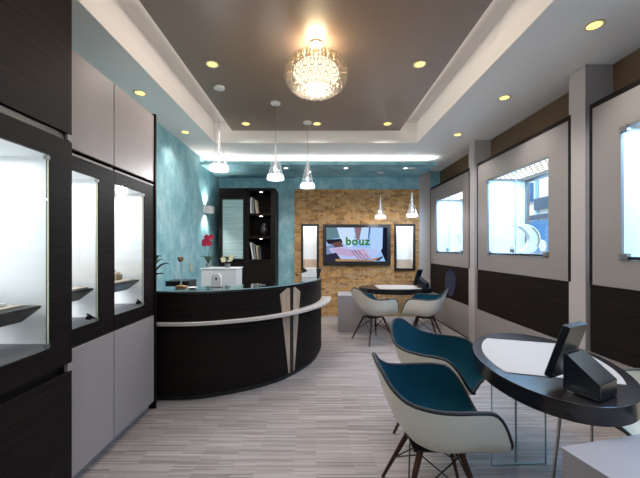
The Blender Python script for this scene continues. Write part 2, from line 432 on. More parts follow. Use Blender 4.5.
XC = -1.46
for k, (ya, yb, oa, ob, lab) in enumerate(((1.766, 2.349, 1.77, 2.184, 'tall display cabinet with pale doors and lit niche, next to the near dark wood showcase'),
                                          (2.353, 2.93, 2.356, 2.763, 'tall pale-door display cabinet whose lit niche holds a ring box, beside the counter'))):
    t = thing('display_cabinet', lab, 'display cabinet', ((XL+XC)/2, (ya+yb)/2, 0), group='pale-door display cabinets along the left wall')
    c = MB(); c.box(XL+.002, XC-.021, ya, ya+.012, .07, 2.64); c.box(XL+.002, XC-.021, yb-.012, yb, .07, 2.64); c.box(XL+.002, XL+.02, ya+.012, yb-.012, .07, 2.64)
    c.box(XL+.02, XC-.021, ya+.012, yb-.012, 2.62, 2.64).box(XL+.02, XC-.021, ya+.012, yb-.012, .845, .86)
    c.build('carcass', M['wenge'], t)
    MB().box(XL+.02, XC-.05, ya, yb, 0, .068).build('plinth', M['panelgrey'], t)
    MB().box(XC-.02, XC, ya+.002, yb-.0025, .072, .845).build('lower_door', M['greige'], t, bevel=.002)
    MB().box(XC-.02, XC, ya+.002, yb-.0025, 2.045, 2.64).build('upper_door', M['greige'], t, bevel=.002)
    MB().box(XC-.02, XC+.004, ya, yb-.02, 2.004, 2.018).build('handle_profile', M['panelgrey'], t)
    MB().box(XC-.03, XC-.006, ya, yb, .846, .858).build('shadow_gap', M['black'], t)  # solid black strip stands for the shade in the gap
    f_ = MB().holed(ya, yb, .86, 2.003, [(oa, ob, .96, 1.917)], XC-.02, XC, 'x'); f_.build('niche_frame', M['wenge'], t)
    niche_boxes(XL+.03, XC-.022, ya+.03, yb-.03, .955, 1.935).build('niche_lining', M['niche'], t)
    MB().box(XL+.03, XC-.022, ya+.03, yb-.03, .94, .955).build('niche_floor', M['greyfloor'], t)
    sh = shelf_prism(XL+.047, -1.55, ya+.032, yb-.085, 1.172).build('shelf', M['wedge'], t)
    MB().box(XL+.06, -1.575, ya+.034, yb-.10, 1.173, 1.182).build('shelf_pad', M['tan'], sh)
    gl = MB().box(XC-.012, XC-.006, oa+.002, ob-.002, .962, 1.915).build('glass_door', M['glass'], t)
    MB().box(XC-.0125, XC-.0055, ob-.005, ob-.0015, .962, 1.915).build('glass_edge', M['paleedge'], gl)
    for z in (.975, 1.9): MB().box(XC-.016, XC+.004, ob-.018, ob-.003, z-.008, z+.008).build('clamp', M['alu'], gl)
    MB().cyl((XC-.016, ob-.09, 1.0), (XC+.01, ob-.09, 1.0), .013).cyl((XC+.008, ob-.055, .99), (XC+.008, ob-.12, 1.03), .006).build('lock', M['blackwire'], gl)
    for y in (ya+.2, ya+.4): MB().lathe([(.035, 0), (.035, .012)], (-1.75, y, 1.92), 16).build('spot_light', M['lamp_niche'], t)
    light('niche_light', 'AREA', (-1.76, (ya+yb)/2, 1.915), 4.6, (.95,.98,1), parent=t, shape='RECTANGLE', size=.4, size_y=.44)
    light('under_shelf_fill', 'AREA', (-1.85, (ya+yb)/2, 1.08), 2, (.95,.98,1), parent=t, shape='RECTANGLE', size=.2, size_y=.4)  # added fill lamp, brightens the niche below the shelf
    if k == 1:
        MB().box(XL+.002, XC+.012, yb+.002, yb+.022, 0.0, 2.66).build('end_panel', M['wenge'], t)
# ring box on the shelf
t = thing('ring_box', 'small brown ring box with a pale lid on the lit niche shelf', 'box', (-1.68, 2.70, 1.183))
MB().box(-.05,.05,-.04,.04,0,.045).build('base', M['gold'], t, world=False, bevel=.004)
MB().box(-.04,.04,-.03,.03,.046,.066).build('lid', M['tan'], t, world=False, bevel=.004)
MB().cyl((0,0,.066),(0,0,.078),.012).build('knob', M['gold'], t, world=False)

# near dark cabinet
XN = -1.31; ya, yb = .42, 1.745; oa, ob = .58, 1.60
t = thing('showcase_cabinet', 'dark wood showcase cabinet with a wide lit glass niche, nearest on the left', 'display cabinet', ((XL+XN)/2, (ya+yb)/2, 0))
c = MB(); c.box(XL+.002, XN-.022, yb-.015, yb, 0, ZS-.003); c.box(XL+.002, XN-.022, ya, ya+.015, 0, ZS-.003); c.box(XL+.002, XL+.02, ya+.015, yb-.015, 0, ZS-.003)
c.box(XN-.06, XN-.03, ya+.015, yb-.015, .7, .93).box(XN-.06, XN-.03, ya+.015, yb-.015, 1.95, 2.1)
c.build('carcass', M['wenge'], t)
MB().box(XN-.02, XN, ya, yb, 0.07, .795).build('lower_door', M['wenge'], t, bevel=.002)
MB().box(XN-.06, XN-.04, ya+.016, yb-.016, 0, .068).build('plinth', M['black'], t)
MB().box(XN-.02, XN, ya, yb, 2.055, ZS-.004).build('upper_panel', M['wenge'], t, bevel=.002)
MB().box(XN-.028, XN-.015, ya, yb-.02, 2.022, 2.053).build('shadow_gap', M['black'], t)  # black strip in place of the shade under the upper panel
MB().box(XN-.02, XN-.004, ya, yb-.05, 2.016, 2.026).build('handle_profile', M['black'], t)
for za, zb_ in ((2.02, 2.053), (.797, .835)): MB().box(XN-.02, XN+.001, yb-.03, yb, za, zb_).build('end_cap', M['greige'], t)
MB().holed(ya, yb, .84, 2.012, [(oa, ob, .953, 1.91)], XN-.02, XN, 'x').build('niche_frame', M['wenge'], t)
niche_boxes(XL+.03, XN-.022, ya+.05, yb-.035, .945, 1.93).build('niche_lining', M['niche'], t)
MB().box(XL+.03, XN-.022, ya+.05, yb-.035, .93, .945).build('niche_floor', M['greyfloor'], t)
sh = shelf_prism(XL+.047, -1.40, ya+.052, 1.655, 1.158).build('shelf', M['wedge'], t)
MB().box(XL+.06, -1.46, ya+.06, 1.62, 1.159, 1.166).build('shelf_pad', M['tan'], sh)
p2 = MB().box(XL+.06, -1.50, ya+.08, 1.58, 1.167, 1.184).build('shelf_cushion', M['niche'], sh, bevel=.004)
gl = MB().box(XN-.010, XN-.004, oa+.002, ob-.002, .956, 1.907).build('glass_door', M['glass'], t)
MB().box(XN-.0105, XN-.0035, ob-.005, ob-.0015, .956, 1.907).build('glass_edge', M['paleedge'], gl)
for z in (.972, 1.892): MB().box(XN-.014, XN+.004, ob-.022, ob-.003, z-.010, z+.010).build('clamp', M['alu'], gl)
MB().box(-1.78, -1.62, .8, 1.45, 1.922, 1.929).build('light_panel', M['greyfloor'], t)
light('niche_light', 'AREA', (-1.7, 1.1, 1.915), 8, (.97,.99,1), parent=t, shape='RECTANGLE', size=.45, size_y=1.1)
light('under_shelf_fill', 'AREA', (-1.8, 1.15, 1.065), 4, (.97,.99,1), parent=t, shape='RECTANGLE', size=.2, size_y=.9)  # invented fill below the shelf, no fitting here

# ------------------------------------------------------------------ reception counter
P = [(-2.08,3.085),(-1.56,3.07),(-1.133,3.094),(-.726,3.26),(-.432,3.47),(-.245,3.70),(-.06,4.03),(.03,4.33),(.075,4.65),(.06,5.0),(.0,5.3)]
def catmull(P, n=10):
    out = []
    for i in range(len(P)-1):
        p0 = P[max(i-1,0)]; p1 = P[i]; p2 = P[i+1]; p3 = P[min(i+2, len(P)-1)]
        for k in range(n):
            t = k/n
            out.append(tuple(.5*((2*p1[j])+(-p0[j]+p2[j])*t+(2*p0[j]-5*p1[j]+4*p2[j]-p3[j])*t*t+(-p0[j]+3*p1[j]-3*p2[j]+p3[j])*t**3) for j in (0,1)))
    out.append(P[-1]); return out
CV = catmull(P)
def normals(cv):
    out = []
    for i in range(len(cv)):
        a = cv[max(i-1,0)]; b = cv[min(i+1,len(cv)-1)]; dx, dy = b[0]-a[0], b[1]-a[1]; l = math.hypot(dx, dy)
        out.append((dy/l, -dx/l))
    return out
NV = normals(CV)
def ribbon(o0, o1, z0, z1, cv=CV, nv=NV, i0=0, i1=None):
    mb = MB(); i1 = len(cv) if i1 is None else i1; vs = []; n = i1-i0
    for i in range(i0, i1):
        a = o0(i) if callable(o0) else o0; b = o1(i) if callable(o1) else o1
        p, q = cv[i], nv[i]
        for o, z in ((a, z0), (b, z0), (b, z1), (a, z1)): vs.append((p[0]+q[0]*o, p[1]+q[1]*o, z))
    fs = []
    for i in range(n-1):
        for k in range(4): fs.append((i*4+k, i*4+(k+1) % 4, (i+1)*4+(k+1) % 4, (i+1)*4+k))
    fs += [(0,1,2,3), tuple((n-1)*4+k for k in (3,2,1,0))]
    return mb.add(vs, fs)
ct = thing('reception_counter', 'curved dark wood reception counter with a glass top and pale ledge', 'counter', (-.9, 4.0, 0))
ribbon(-.05, 0, .05, 1.015).build('front_panel', M['wenge'], ct)
ribbon(-.06, -.025, 0, .049).build('plinth', M['black'], ct)
ribbon(-.34, -.001, 1.016, 1.034).build('counter_top', M['plateblack'], ct)
ribbon(-.345, .012, 1.035, 1.047).build('glass_top', M['countertop'], ct)
ribbon(.0125, .014, 1.036, 1.046).build('glass_edge', M['glassedge'], ct)
nl = len(CV)
prot = lambda i: .03+.11*max(0, min(1, (i-8)/(nl-38)))**1.3
i_end = 83
ribbon(.001, prot, .715, .75, i1=i_end).build('bag_ledge', M['ledge'], ct, bevel=.008)
ribbon(-.75, -.35, .72, .75, i0=0, i1=70).build('desk_worktop', M['wenge'], ct)
# two pale kite-shaped inlays with a dark strip between
pxs = [316+325*p[0]/p[1] for p in CV]
def at_px(px):
    for i in range(len(CV)-1):
        if pxs[i] <= px <= pxs[i+1]:
            t = (px-pxs[i])/(pxs[i+1]-pxs[i]); p = [CV[i][j]*(1-t)+CV[i+1][j]*t for j in (0,1)]; q = [NV[i][j]*(1-t)+NV[i+1][j]*t for j in (0,1)]
            return p, q
def inlay(poly, nm, mt, o0, o1):
    vs = []
    for o in (o0, o1):
        for px, z in poly:
            p, q = at_px(px); vs.append((p[0]+q[0]*o, p[1]+q[1]*o, z))
    n = len(poly)
    fs = [list(range(n))[::-1], list(range(n, 2*n))]+[(i, (i+1) % n, n+(i+1) % n, n+i) for i in range(n)]
    return MB().add(vs, fs).build(nm, mt, ct)
inlay([(288.4,.06),(289.6,.06),(289.8,.995),(287.6,1.01),(279.8,.95)], 'inlay', M['inlaywood'], -.004, .004)
inlay([(293.4,.06),(294.2,.06),(300.2,.94),(294.6,1.01),(293.2,.995)], 'inlay', M['inlaywood'], -.004, .004)
inlay([(290.1,.055),(293.0,.055),(292.8,1.012),(290.2,1.012)], 'inlay_strip', M['black'], -.004, .003)

# things on / behind the counter
t = thing('white_unit', 'white box-shaped unit behind the reception counter, carrying the orchids', 'unit', (-1.36, 4.72, 0))
mb = MB(); mb.prism([(-.25,0),(.23,0),(.25,1.15),(-.25,1.15)], -.17, .17, 'y'); mb.build('body', M['whitegloss'], t, world=False, bevel=.006)
MB().box(-.26,.26,-.18,.18,1.151,1.167).build('top', M['whitegloss'], t, world=False, bevel=.003)

def orchid(name, label, loc, hgt, petal, n, tilt, spread):
    t = thing(name, label, 'flower', loc)
    MB().lathe([(.028,0),(.04,.05),(.042,.055),(.036,.056)], n=18).build('pot', M['pot'], t, world=False)
    pts = [(tilt*hgt*(k/8)**2, 0, .05+hgt*k/8) for k in range(9)]
    MB().tube(pts, .0045, 6).build('stem', M['stem'], t, world=False)
    lf = MB()
    for a, L_ in ((.2,.13),(1.2,.1),(2.5,.12),(3.6,.11),(4.9,.12)):
        d = Vector((math.cos(a), math.sin(a), 0)); s_ = Vector((-d.y, d.x, 0)); vs = []
        for i in range(7):
            u = i/6; p = d*(L_*u)+Vector((0,0,.055+.11*math.sin(u*PI*.62))); w = .024*math.sin(PI*(.12+.86*u))
            vs += [p+s_*w, p+Vector((0,0,-.006)), p-s_*w]
        lf.add(vs, [q for i in range(6) for q in ((3*i,3*i+1,3*i+4,3*i+3),(3*i+1,3*i+2,3*i+5,3*i+4))])
    lf.build('leaves', M['leaf'], t, world=False, recalc=False)
    for q in range(n):
        f_ = MB(); c = Vector(pts[-1])+Vector((random.uniform(-spread,spread), -.02+random.uniform(-.02,.02), random.uniform(-spread*.55,spread*.55)))
        for k in range(5):
            a = 2*PI*k/5+PI/2; d = Vector((math.cos(a), -.25, math.sin(a))); s_ = Vector((-math.sin(a), 0, math.cos(a))); vs = [c]
            for u, w in ((.45,.6),(.8,.62),(1,.2)): vs += [c+d*(.042*u)+s_*(.028*w), c+d*(.042*u)-s_*(.028*w)]
            f_.add(vs, [(0,1,2),(1,3,4,2),(3,5,6,4)])
        f_.ball(c+Vector((0,-.008,0)), .008, 8, 5)
        f_.build('blossom', petal, t, world=False, recalc=False)
    return t
orchid('orchid', 'tall orchid with dark pink blossoms, standing by the frosted cabinet door', (-1.57, 4.74, 1.1685), .34, M['pink'], 9, .1, .095)
orchid('orchid', 'low potted orchid with cream blossoms beside the taller pink one', (-1.27, 4.66, 1.1685), .09, M['cream'], 5, .2, .07)

# white terminal with an oval mark
t = thing('card_terminal', 'small white rounded device with a dark mark, standing on the glass counter top', 'device', (-1.03, 3.37, 1.0475))
pr = [(-.05,0),(.05,0)]+[(.05*math.cos(a), .09+.05*math.sin(a)) for a in [PI*i/12 for i in range(13)]]
MB().prism(pr, -.02, .02, 'y').build('body', M['whitegloss'], t, world=False, bevel=.006)
MB().prism([(.010*math.cos(2*PI*i/16), .085+.017*math.sin(2*PI*i/16)) for i in range(16)], -.0225, -.0205, 'y').build('mark', M['book4'], t, world=False)
MB().box(-.06,.06,-.028,.03,0,.006).build('foot', M['alu'], t, world=False)
# black printer behind
t = thing('printer', 'low black office machine behind the counter, left of the white unit', 'printer', (-1.66, 4.05, .7505))
MB().box(-.16,.125,-.13,.13,0,.30).build('body', M['black'], t, world=False, bevel=.006)
MB().box(-.13,.1,-.136,-.131,.18,.2).build('paper_slot', M['book4'], t, world=False)
MB().box(.03,.06,-.137,-.131,.225,.24).build('button', M['red'], t, world=False)
# things lying on the glass
o = MB().prism([(-.05,0),(.05,0),(.045,.018),(-.05,.022)], -.045, .045, 'y').build('wallet', M['dry'], None, bevel=.004); o.location = (-1.36, 3.3, 1.0475); tag(o, 'flat brown leather case on the glass counter top, left of the white device', 'case')
o = MB().lathe([(.02,0),(.045,.012),(.05,.016),(.043,.016),(.02,.005)], n=20).build('dish', M['whitegloss'], None); o.location = (-1.22, 3.21, 1.0475); tag(o, 'small white dish on the glass counter top by the dark front edge', 'dish')
o = MB().tube([(-.06,0,.004),(-.02,.01,.004),(.03,0,.004),(.07,.012,.004)], .004, 6).build('pen', M['alu'], None); o.location = (-.62, 3.52, 1.0475); tag(o, 'slim silver pen lying on the glass counter top, right of the white device', 'pen')
# dried flower in a slim vase
t = thing('bud_vase', 'slim pale vase with one dried tan flower at the left of the counter', 'vase', (-1.385, 3.28, 1.0475))
# keeps clear of the case
t.location = (-1.395, 3.36, 1.0475)
MB().lathe([(.016,0),(.012,.03),(.007,.07),(.007,.16)], n=14).build('vase', M['cone'], t, world=False)
MB().tube([(0,0,.155),(.002,0,.21),(-.004,0,.27)], .0025, 6).build('stem', M['dry'], t, world=False)
fl = MB()
for k in range(14):
    a = k*2.4; r_ = .022*(k/14)**.5; fl.ball((-.004+r_*math.cos(a), r_*math.sin(a), .285+.014*math.cos(k)), .011, 7, 4, 1, 1, 1.4)
fl.build('flower_head', M['dry'], t, world=False)
# green plant at the cabinet end
t = thing('potted_plant', 'green leaves of a potted plant peeking out behind the cabinet end panel', 'plant', (-1.70, 3.33, 1.0475))
MB().lathe([(.045,0),(.06,.09),(.062,.095),(.052,.095),(.05,.08)], n=18).build('pot', M['pot'], t, world=False)
lf = MB()
for a, L_, z in ((.1,.2,.16),(-.3,.17,.06),(.6,.13,.2),(2.2,.15,.12),(3.5,.15,.16),(4.6,.14,.1),(-.1,.12,.24)):
    d = Vector((math.cos(a), math.sin(a), 0)); s_ = Vector((-d.y, d.x, 0)); vs = []
    for i in range(8):
        u = i/7; p = d*(L_*u)+Vector((0,0,.08+z*math.sin(u*PI*.6))); w = .036*math.sin(PI*(.08+.9*u))
        vs += [p+s_*w+Vector((0,0,w*.5)), p, p-s_*w+Vector((0,0,w*.5))]
    lf.add(vs, [q for i in range(7) for q in ((3*i,3*i+1,3*i+4,3*i+3),(3*i+1,3*i+2,3*i+5,3*i+4))])
lf.build('leaves', M['leaf'], t, world=False, recalc=False)
# brochures and holder at the right end of the counter
t = thing('brochure_stack', 'white stack of brochures with a notched corner, on the right end of the counter', 'brochures', (-.085, 4.52, 1.0475), rad(0))
MB().prism([(-.115,0),(.09,0),(.09,.125),(-.07,.125),(-.03,.085),(-.075,.06),(-.115,.055)], -.05, .05, 'y').build('paper', M['whitegloss'], t, world=False, bevel=.002)
MB().prism([(-.12,.062),(-.08,.066),(-.04,.088),(-.075,.115)], -.03, .03, 'y').build('dark_flap', M['black'], t, world=False)
o = MB().prism([(-.018,0),(.018,0),(.045,.09),(.03,.118),(-.018,.118)], -.05, .05, 'y').build('card_holder', M['black'], None, bevel=.004); o.location = (.03, 4.60, 1.0475); tag(o, 'small black card holder right of the white brochures', 'holder')

# socket plate on the teal wall, sconce
o = MB().box(0,.012,-.045,.045,-.07,.07).build('switch_plate', M['socket'], None, bevel=.003); o.location = (XL+.001, 5.43, 1.13); tag(o, 'beige switch plate on the teal left wall', 'switch')
t = thing('wall_sconce', 'white box-shaped wall sconce lighting the teal wall up and down', 'wall lamp', (XL+.001, 6.1, 2.11))
MB().holed(0, .15, -.1, .1, [(.015,.135,-.085,.085)], 0, .12, 'z').build('housing', M['white'], t, world=False)
MB().box(.02,.13,-.08,.08,.05,.07).build('bulb', M['lamp_niche'], t, world=False)
for s_, r_ in ((.125, PI), (-.006, 0)):
    light('sconce_light', 'SPOT', (XL+.06, 6.1, 2.11+s_), 45, (1,.97,.9), (r_,0,0), parent=t, spot_size=rad(115), spot_blend=.8, shadow_soft_size=.03)

# ------------------------------------------------------------------ tall dark cabinet behind the counter
ya, yb = 6.45, YB-.002; xa, xb = -1.925, -.81; zt = 2.64
t = thing('shelf_cabinet', 'tall dark wood cabinet with a frosted glass door and open book shelves', 'cabinet', ((xa+xb)/2, 6.7, 0))
xm = -1.36; xs1 = -.90
c = MB()
c.box(xa, xa+.05, ya, yb, .06, zt); c.box(xb-.09, xb, ya, yb, .06, zt); c.box(xm-.06, xm+.03, ya, yb, .06, zt); c.box(xa+.05, xb-.09, ya, yb, zt-.05, zt)
c.box(xa+.05, xb-.09, yb-.02, yb, .06, zt-.05); c.box(xa+.05, xm-.06, ya, ya+.02, 2.44, zt-.05); c.box(xm+.03, xb-.09, ya, yb-.02, 1.17, 1.22); c.box(xa+.05, xm-.06, ya, yb-.02, 1.17, 1.21)
c.build('carcass', M['wenge'], t)
MB().box(xa+.03, xb-.03, ya+.05, yb, 0, .06).build('plinth', M['black'], t)
for z in (2.12, 1.66): MB().box(xm+.032, xb-.092, ya+.01, yb-.022, z-.02, z+.02).build('shelf', M['wenge'], t)
MB().holed(xa+.055, xm-.065, 1.22, 2.43, [(xa+.075, xm-.085, 1.24, 2.41)], ya-.012, ya+.012, 'y').build('door_frame', M['black'], t)
MB().box(xa+.076, xm-.086, ya-.004, ya+.006, 1.241, 2.409).build('glass_door', M['frosted'], t)
MB().box(xa+.004, xm-.02, ya-.02, ya-.001, .08, 1.16).build('lower_door', M['wenge'], t, bevel=.002)
MB().box(xm-.016, xb-.004, ya-.02, ya-.001, .08, 1.16).build('lower_door', M['wenge'], t, bevel=.002)
for z in (zt-.051, 2.099, 1.639):
    lp = MB().lathe([(.03,-.008),(.03,0)], ((xm+xb)/2-.03, 6.6, z), 14).build('puck_light', M['lamp_white'], t)
    light('puck_lamp', 'SPOT', ((xm+xb)/2-.03, 6.6, z-.012), 1.2, (1,.95,.88), (0,0,0), parent=t, spot_size=rad(120), shadow_soft_size=.02)
for i, (z, h_, w_, tl, mt, lab) in enumerate((
    (2.141,.32,.03,0,'book1','white book upright on the top shelf of the dark cabinet, at the left end'),
    (2.141,.29,.03,0,'book2','grey book upright on the top shelf, right of the white one'),
    (2.141,.26,.035,-6,'book3','tan book leaning on the top shelf, right of the grey one'),
    (1.221,.34,.03,-9,'book1','tall white book leaning on the lowest open shelf, at the left end'),
    (1.221,.30,.03,-9,'book2','grey book leaning on the lowest open shelf, second from the left'),
    (1.221,.28,.03,-6,'book3','tan book on the lowest open shelf, third from the left'),
    (1.221,.27,.03,-6,'book4','dark book on the lowest open shelf, rightmost of its row'))):
    j = i if i < 3 else i-3
    # spine, boards and page block
    mb = MB(); mb.box(0, .003, -.1, .1, 0, h_, 0).box(w_-.003, w_, -.1, .1, 0, h_, 0).box(.003, w_-.003, -.1, -.096, 0, h_, 0).box(.003, w_-.003, -.096, .094, .004, h_-.004, 1)
    o = mb.build('book', [M[mt], M['pad']], None); x0 = xm+.045+j*.047+(.045 if i >= 3 else .02 if i == 2 else 0)
    o.rotation_euler = (0, rad(tl), 0); o.location = (x0, 6.60, z+.0005); tag(o, lab, 'book', 'books in the dark cabinet')
o = MB().lathe([(.04,0),(.075,.05),(.095,.13),(.08,.2),(.05,.24),(.045,.27),(.04,.27),(.045,.24),(.07,.2),(.08,.13),(.06,.05)], n=24).build('vase', M['glassobj'], None); o.location = (-1.07, 6.68, 1.681); tag(o, 'dark smoked glass vase on the middle shelf of the dark cabinet', 'vase')

# ------------------------------------------------------------------ lit niches and television on the cork wall
for (x0, x1, z0, z1), lab in ((NL, 'black framed narrow lit wall niche left of the television'), (NR, 'black framed narrow lit wall niche right of the television')):
    t = thing('wall_niche', lab, 'display niche', ((x0+x1)/2, YC, z0), group='lit niches beside the television')
    MB().holed(x0-.002, x1+.002, z0-.002, z1+.002, [(x0+.045, x1-.045, z0+.035, z1-.045)], YC-.03, YC-.002, 'y').build('frame', M['black'], t)
    n = MB(); n.box(x0+.002, x0+.03, YC, YB-.006, z0+.003, z1-.003).box(x1-.03, x1-.002, YC, YB-.006, z0+.003, z1-.003).box(x0+.03, x1-.03, YB-.018, YB-.006, z0+.003, z1-.003).box(x0+.03, x1-.03, YC, YB-.018, z1-.03, z1-.003)
    n.build('lining', M['niche'], t)
    MB().box(x0+.03, x1-.03, YC, YB-.018, z0+.003, z0+.02).build('niche_floor', M['tan'], t)
    MB().prism([(YC+.005, z0+.021), (YB-.02, z0+.021), (YB-.02, z0+.22), (YB-.035, z0+.22)], x0+.05, x1-.05, 'x').build('display_ramp', M['inlaywood'], t)
    MB().box(x0+.05, x1-.05, YC+.01, YC+.04, z1-.04, z1-.031).build('lamp', M['lamp_white'], t)
    light('niche_light', 'AREA', ((x0+x1)/2, YC+.025, z1-.045), 1.5, (1,.98,.95), (rad(20),0,0), parent=t, shape='RECTANGLE', size=.26, size_y=.04)

TVx0, TVx1, TVz0, TVz1 = .145, 1.575, 1.085, 1.95
t = thing('mounted_television', 'black wall-mounted television showing folded hands and green lettering', 'television', ((TVx0+TVx1)/2, YC, TVz0))
MB().box(TVx0, TVx1, YC-.05, YC-.001, TVz0, TVz1).build('casing', M['black'], t, bevel=.004)
SX0, SX1, SZ0, SZ1 = TVx0+.075, TVx1-.075, TVz0+.085, TVz1-.07
em = {}
def E(r, g, b, s=.85):
    k = (r, g, b)
    if k not in em: em[k] = emission('screen_%d_%d_%d' % k, srgb(r, g, b), s*1.35)
    return em[k]
mats = []; pic = MB(); layer = [0]
def shape(pts, col):
    layer[0] += 1; y = YC-.0505-.0003*layer[0]
    mm = E(*col)
    if mm not in mats: mats.append(mm)
    pic.add([(SX0+(SX1-SX0)*max(0,min(1,u)), y, SZ1-(SZ1-SZ0)*max(0,min(1,v))) for u, v in pts], [list(range(len(pts)))], mats.index(mm))
def blob(cu, cv, ru, rv, col, ang=0, n=18):
    a = rad(ang); shape([(cu+ru*math.cos(2*PI*i/n)*math.cos(a)-rv*math.sin(2*PI*i/n)*math.sin(a)*.56, cv+(ru*math.cos(2*PI*i/n)*math.sin(a)+rv*math.sin(2*PI*i/n)*math.cos(a)*.56)/.56) for i in range(n)], col)
shape([(0,0),(1,0),(1,1),(0,1)], (150,186,238))
shape([(0,0),(.18,0),(.22,.3),(.12,.32),(0,.42)], (96,130,140))
shape([(.17,0),(.45,0),(.48,.36),(.4,.62),(.25,.45)], (196,218,246))
shape([(.46,0),(.58,0),(.54,.35),(.5,.38)], (140,110,116))
shape([(.58,0),(.7,0),(.68,.4),(.56,.52),(.55,.3)], (186,212,246))
shape([(.7,0),(.73,0),(.7,.32),(.68,.34)], (70,100,150))
shape([(.93,0),(1,0),(1,1),(.97,1),(.9,.7)], (20,26,40))
shape([(.73,0),(.93,0),(.92,.62),(.82,.86),(.72,.72)], (170,204,246))
shape([(0,.36),(.24,.33),(.27,.45),(.1,.5),(.02,.48)], (34,34,46))
shape([(.06,.48),(.23,.4),(.3,.62),(.14,.64)], (104,74,70))
shape([(0,.55),(.1,.5),(.16,.66),(.05,.9),(0,.9)], (122,138,180))
shape([(.04,.62),(.3,.56),(.6,.6),(.86,.66),(.8,.9),(.5,.93),(.25,.92),(.1,.78)], (176,190,232))
shape([(0,.8),(.16,.74),(.24,.95),(.2,1),(0,1)], (46,42,62))
shape([(.15,.93),(.5,.94),(.72,.96),(.84,.88),(.86,.93),(.76,1),(.15,1)], (168,136,96))
shape([(.06,.64),(.24,.6),(.46,.68),(.52,.8),(.4,.86),(.2,.8)], (184,162,200))
for k in range(4):       # fingers of the folded hand, with dark gaps
    u = .42+.05*k; v = .70-.015*k
    shape([(u-.016,v-.01),(u+.034,v-.02),(u+.165,v+.27),(u+.13,v+.29)], (70,58,100))
    shape([(u,v-.005),(u+.03,v-.015),(u+.158,v+.255),(u+.135,v+.275)], (194,166,196))
shape([(.5,.66),(.58,.64),(.68,.74),(.66,.8),(.6,.78)], (194,166,196))
shape([(.8,.97),(.9,.86),(.94,.86),(.86,.99)], (52,48,60))
scr = pic.build('screen', mats, t, recalc=False, smooth=False)
def letters(txt, name, size, x, z, y, mt, parent):
    cu = bpy.data.curves.new(name, 'FONT'); cu.body = txt; cu.size = size; cu.extrude = .0012; cu.offset = .0085; cu.space_character = 1.12; cu.align_x = 'CENTER'
    o = bpy.data.objects.new(name, cu); me = bpy.data.meshes.new_from_object(o); bpy.data.objects.remove(o)
    me.materials.append(mt); o = bpy.data.objects.new(name, me); C.objects.link(o); o.parent = parent
    r = parent
    while r.parent is not None: r = r.parent
    o.location = Vector((x, y, z))-Vector(r.location); o.rotation_euler = (PI/2,0,0); return o
GL = E(58,122,52)
letters('bouz', 'lettering', .235, .875, 1.515, YC-.064, GL, scr)
MB().box(.80,.86,YC-.065,YC-.063,1.67,1.687).build('macron', GL, scr)

# ------------------------------------------------------------------ ceiling lamps
DL = [(-1.03,3.225,3.276,'recessed downlight in the brown ceiling, left of the chandelier'),
      (1.03,3.225,3.276,'recessed downlight in the brown ceiling, right of the chandelier'),
      (-1.03,4.77,3.276,'recessed downlight in the far row of the brown ceiling, left one, near the middle pendant'),
      (.015,4.77,3.276,'recessed downlight in the far row of the brown ceiling, below the chandelier in the photo'),
      (1.05,4.77,3.276,'recessed downlight in the far row of the brown ceiling, rightmost'),
      (-1.87,3.455,ZS,'recessed downlight in the left soffit above the pale cabinet doors'),
      (-1.86,4.62,ZS,'recessed downlight in the left soffit by the teal wall'),
      (2.06,2.405,ZS,'recessed downlight in the right soffit, nearest and largest'),
      (2.066,3.563,ZS,'recessed downlight in the right soffit, second from the camera'),
      (2.06,4.725,ZS,'recessed downlight in the right soffit, smallest and farthest'),
      (-.565,6.12,2.957,'small white downlight under the teal beam, left one'),
      (.565,6.12,2.957,'small white downlight under the teal beam, above the television'),
      (1.685,6.12,2.957,'small white downlight under the teal beam, rightmost'),
      (-1.03,1.2,3.276,None),(1.03,1.2,3.276,None),(2.06,1.0,ZS,None),(0,-.6,3.276,None)]
for x, y, z, lab in DL:
    wht = z == 2.957
    lab2 = lab or 'recessed downlight in the ceiling over the camera'
    t = thing('downlight', lab2, 'downlight', (x, y, z-.001), group='downlights under the teal beam' if wht else 'warm ceiling downlights')
    R = .045 if wht else .058
    MB().lathe([(R*.8,-.004),(R*.98,-.008),(R+.008,-.005),(R+.008,0),(R*.8,0)], n=28, cap=False).build('trim_ring', M['brass'] if not wht else M['white'], t, world=False, weld=True)
    MB().lathe([(R*.82,-.004),(R*.82,-.001)], n=24).build('lens', M['lamp_white'] if wht else M['lamp_yellow'], t, world=False)
    light('lamp', 'SPOT', (x, y, z-.02), 70 if wht else (26 if x < -1.8 else 50 if z == ZS else 62), (1,.93,.87), (0,0,0), parent=t, spot_size=rad(112 if z < 3.2 else 150), spot_blend=.8, shadow_soft_size=.05)

# chandelier : stacked rings of clear beads round a glowing core
cx, cy, cz = 0, 2.9, 2.995
t = thing('chandelier', 'round chandelier of clear glass beads glowing under the brown ceiling', 'chandelier', (cx, cy, 3.275))
MB().lathe([(.05,-.02),(.06,-.015),(.06,0)], n=28).build('ceiling_plate', M['holder'], t, world=False)
MB().lathe([(.008,-.14),(.008,-.03)], n=10).build('stem', M['chrome'], t, world=False)
dz = cz-3.275
MB().ball((0, 0, dz+.008), .205, 28, 14, 1, 1, .56).build('diffuser_globe', M['lamp_globe'], t, world=False)
rings = 8
for i in range(rings):
    ph = rad(58-118*i/(rings-1)); r = .055+.205*math.cos(ph)**.8
    z = dz+.15*math.sin(ph)
    n = max(8, int(2*PI*r/.062)); mb = MB()
    for k in range(n):
        a = 2*PI*(k+.5*(i % 2))/n; mb.ball((r*math.cos(a), r*math.sin(a), z), .0275, 10, 7)
    ro = mb.build('bead_ring', M['bead'], t, world=False)
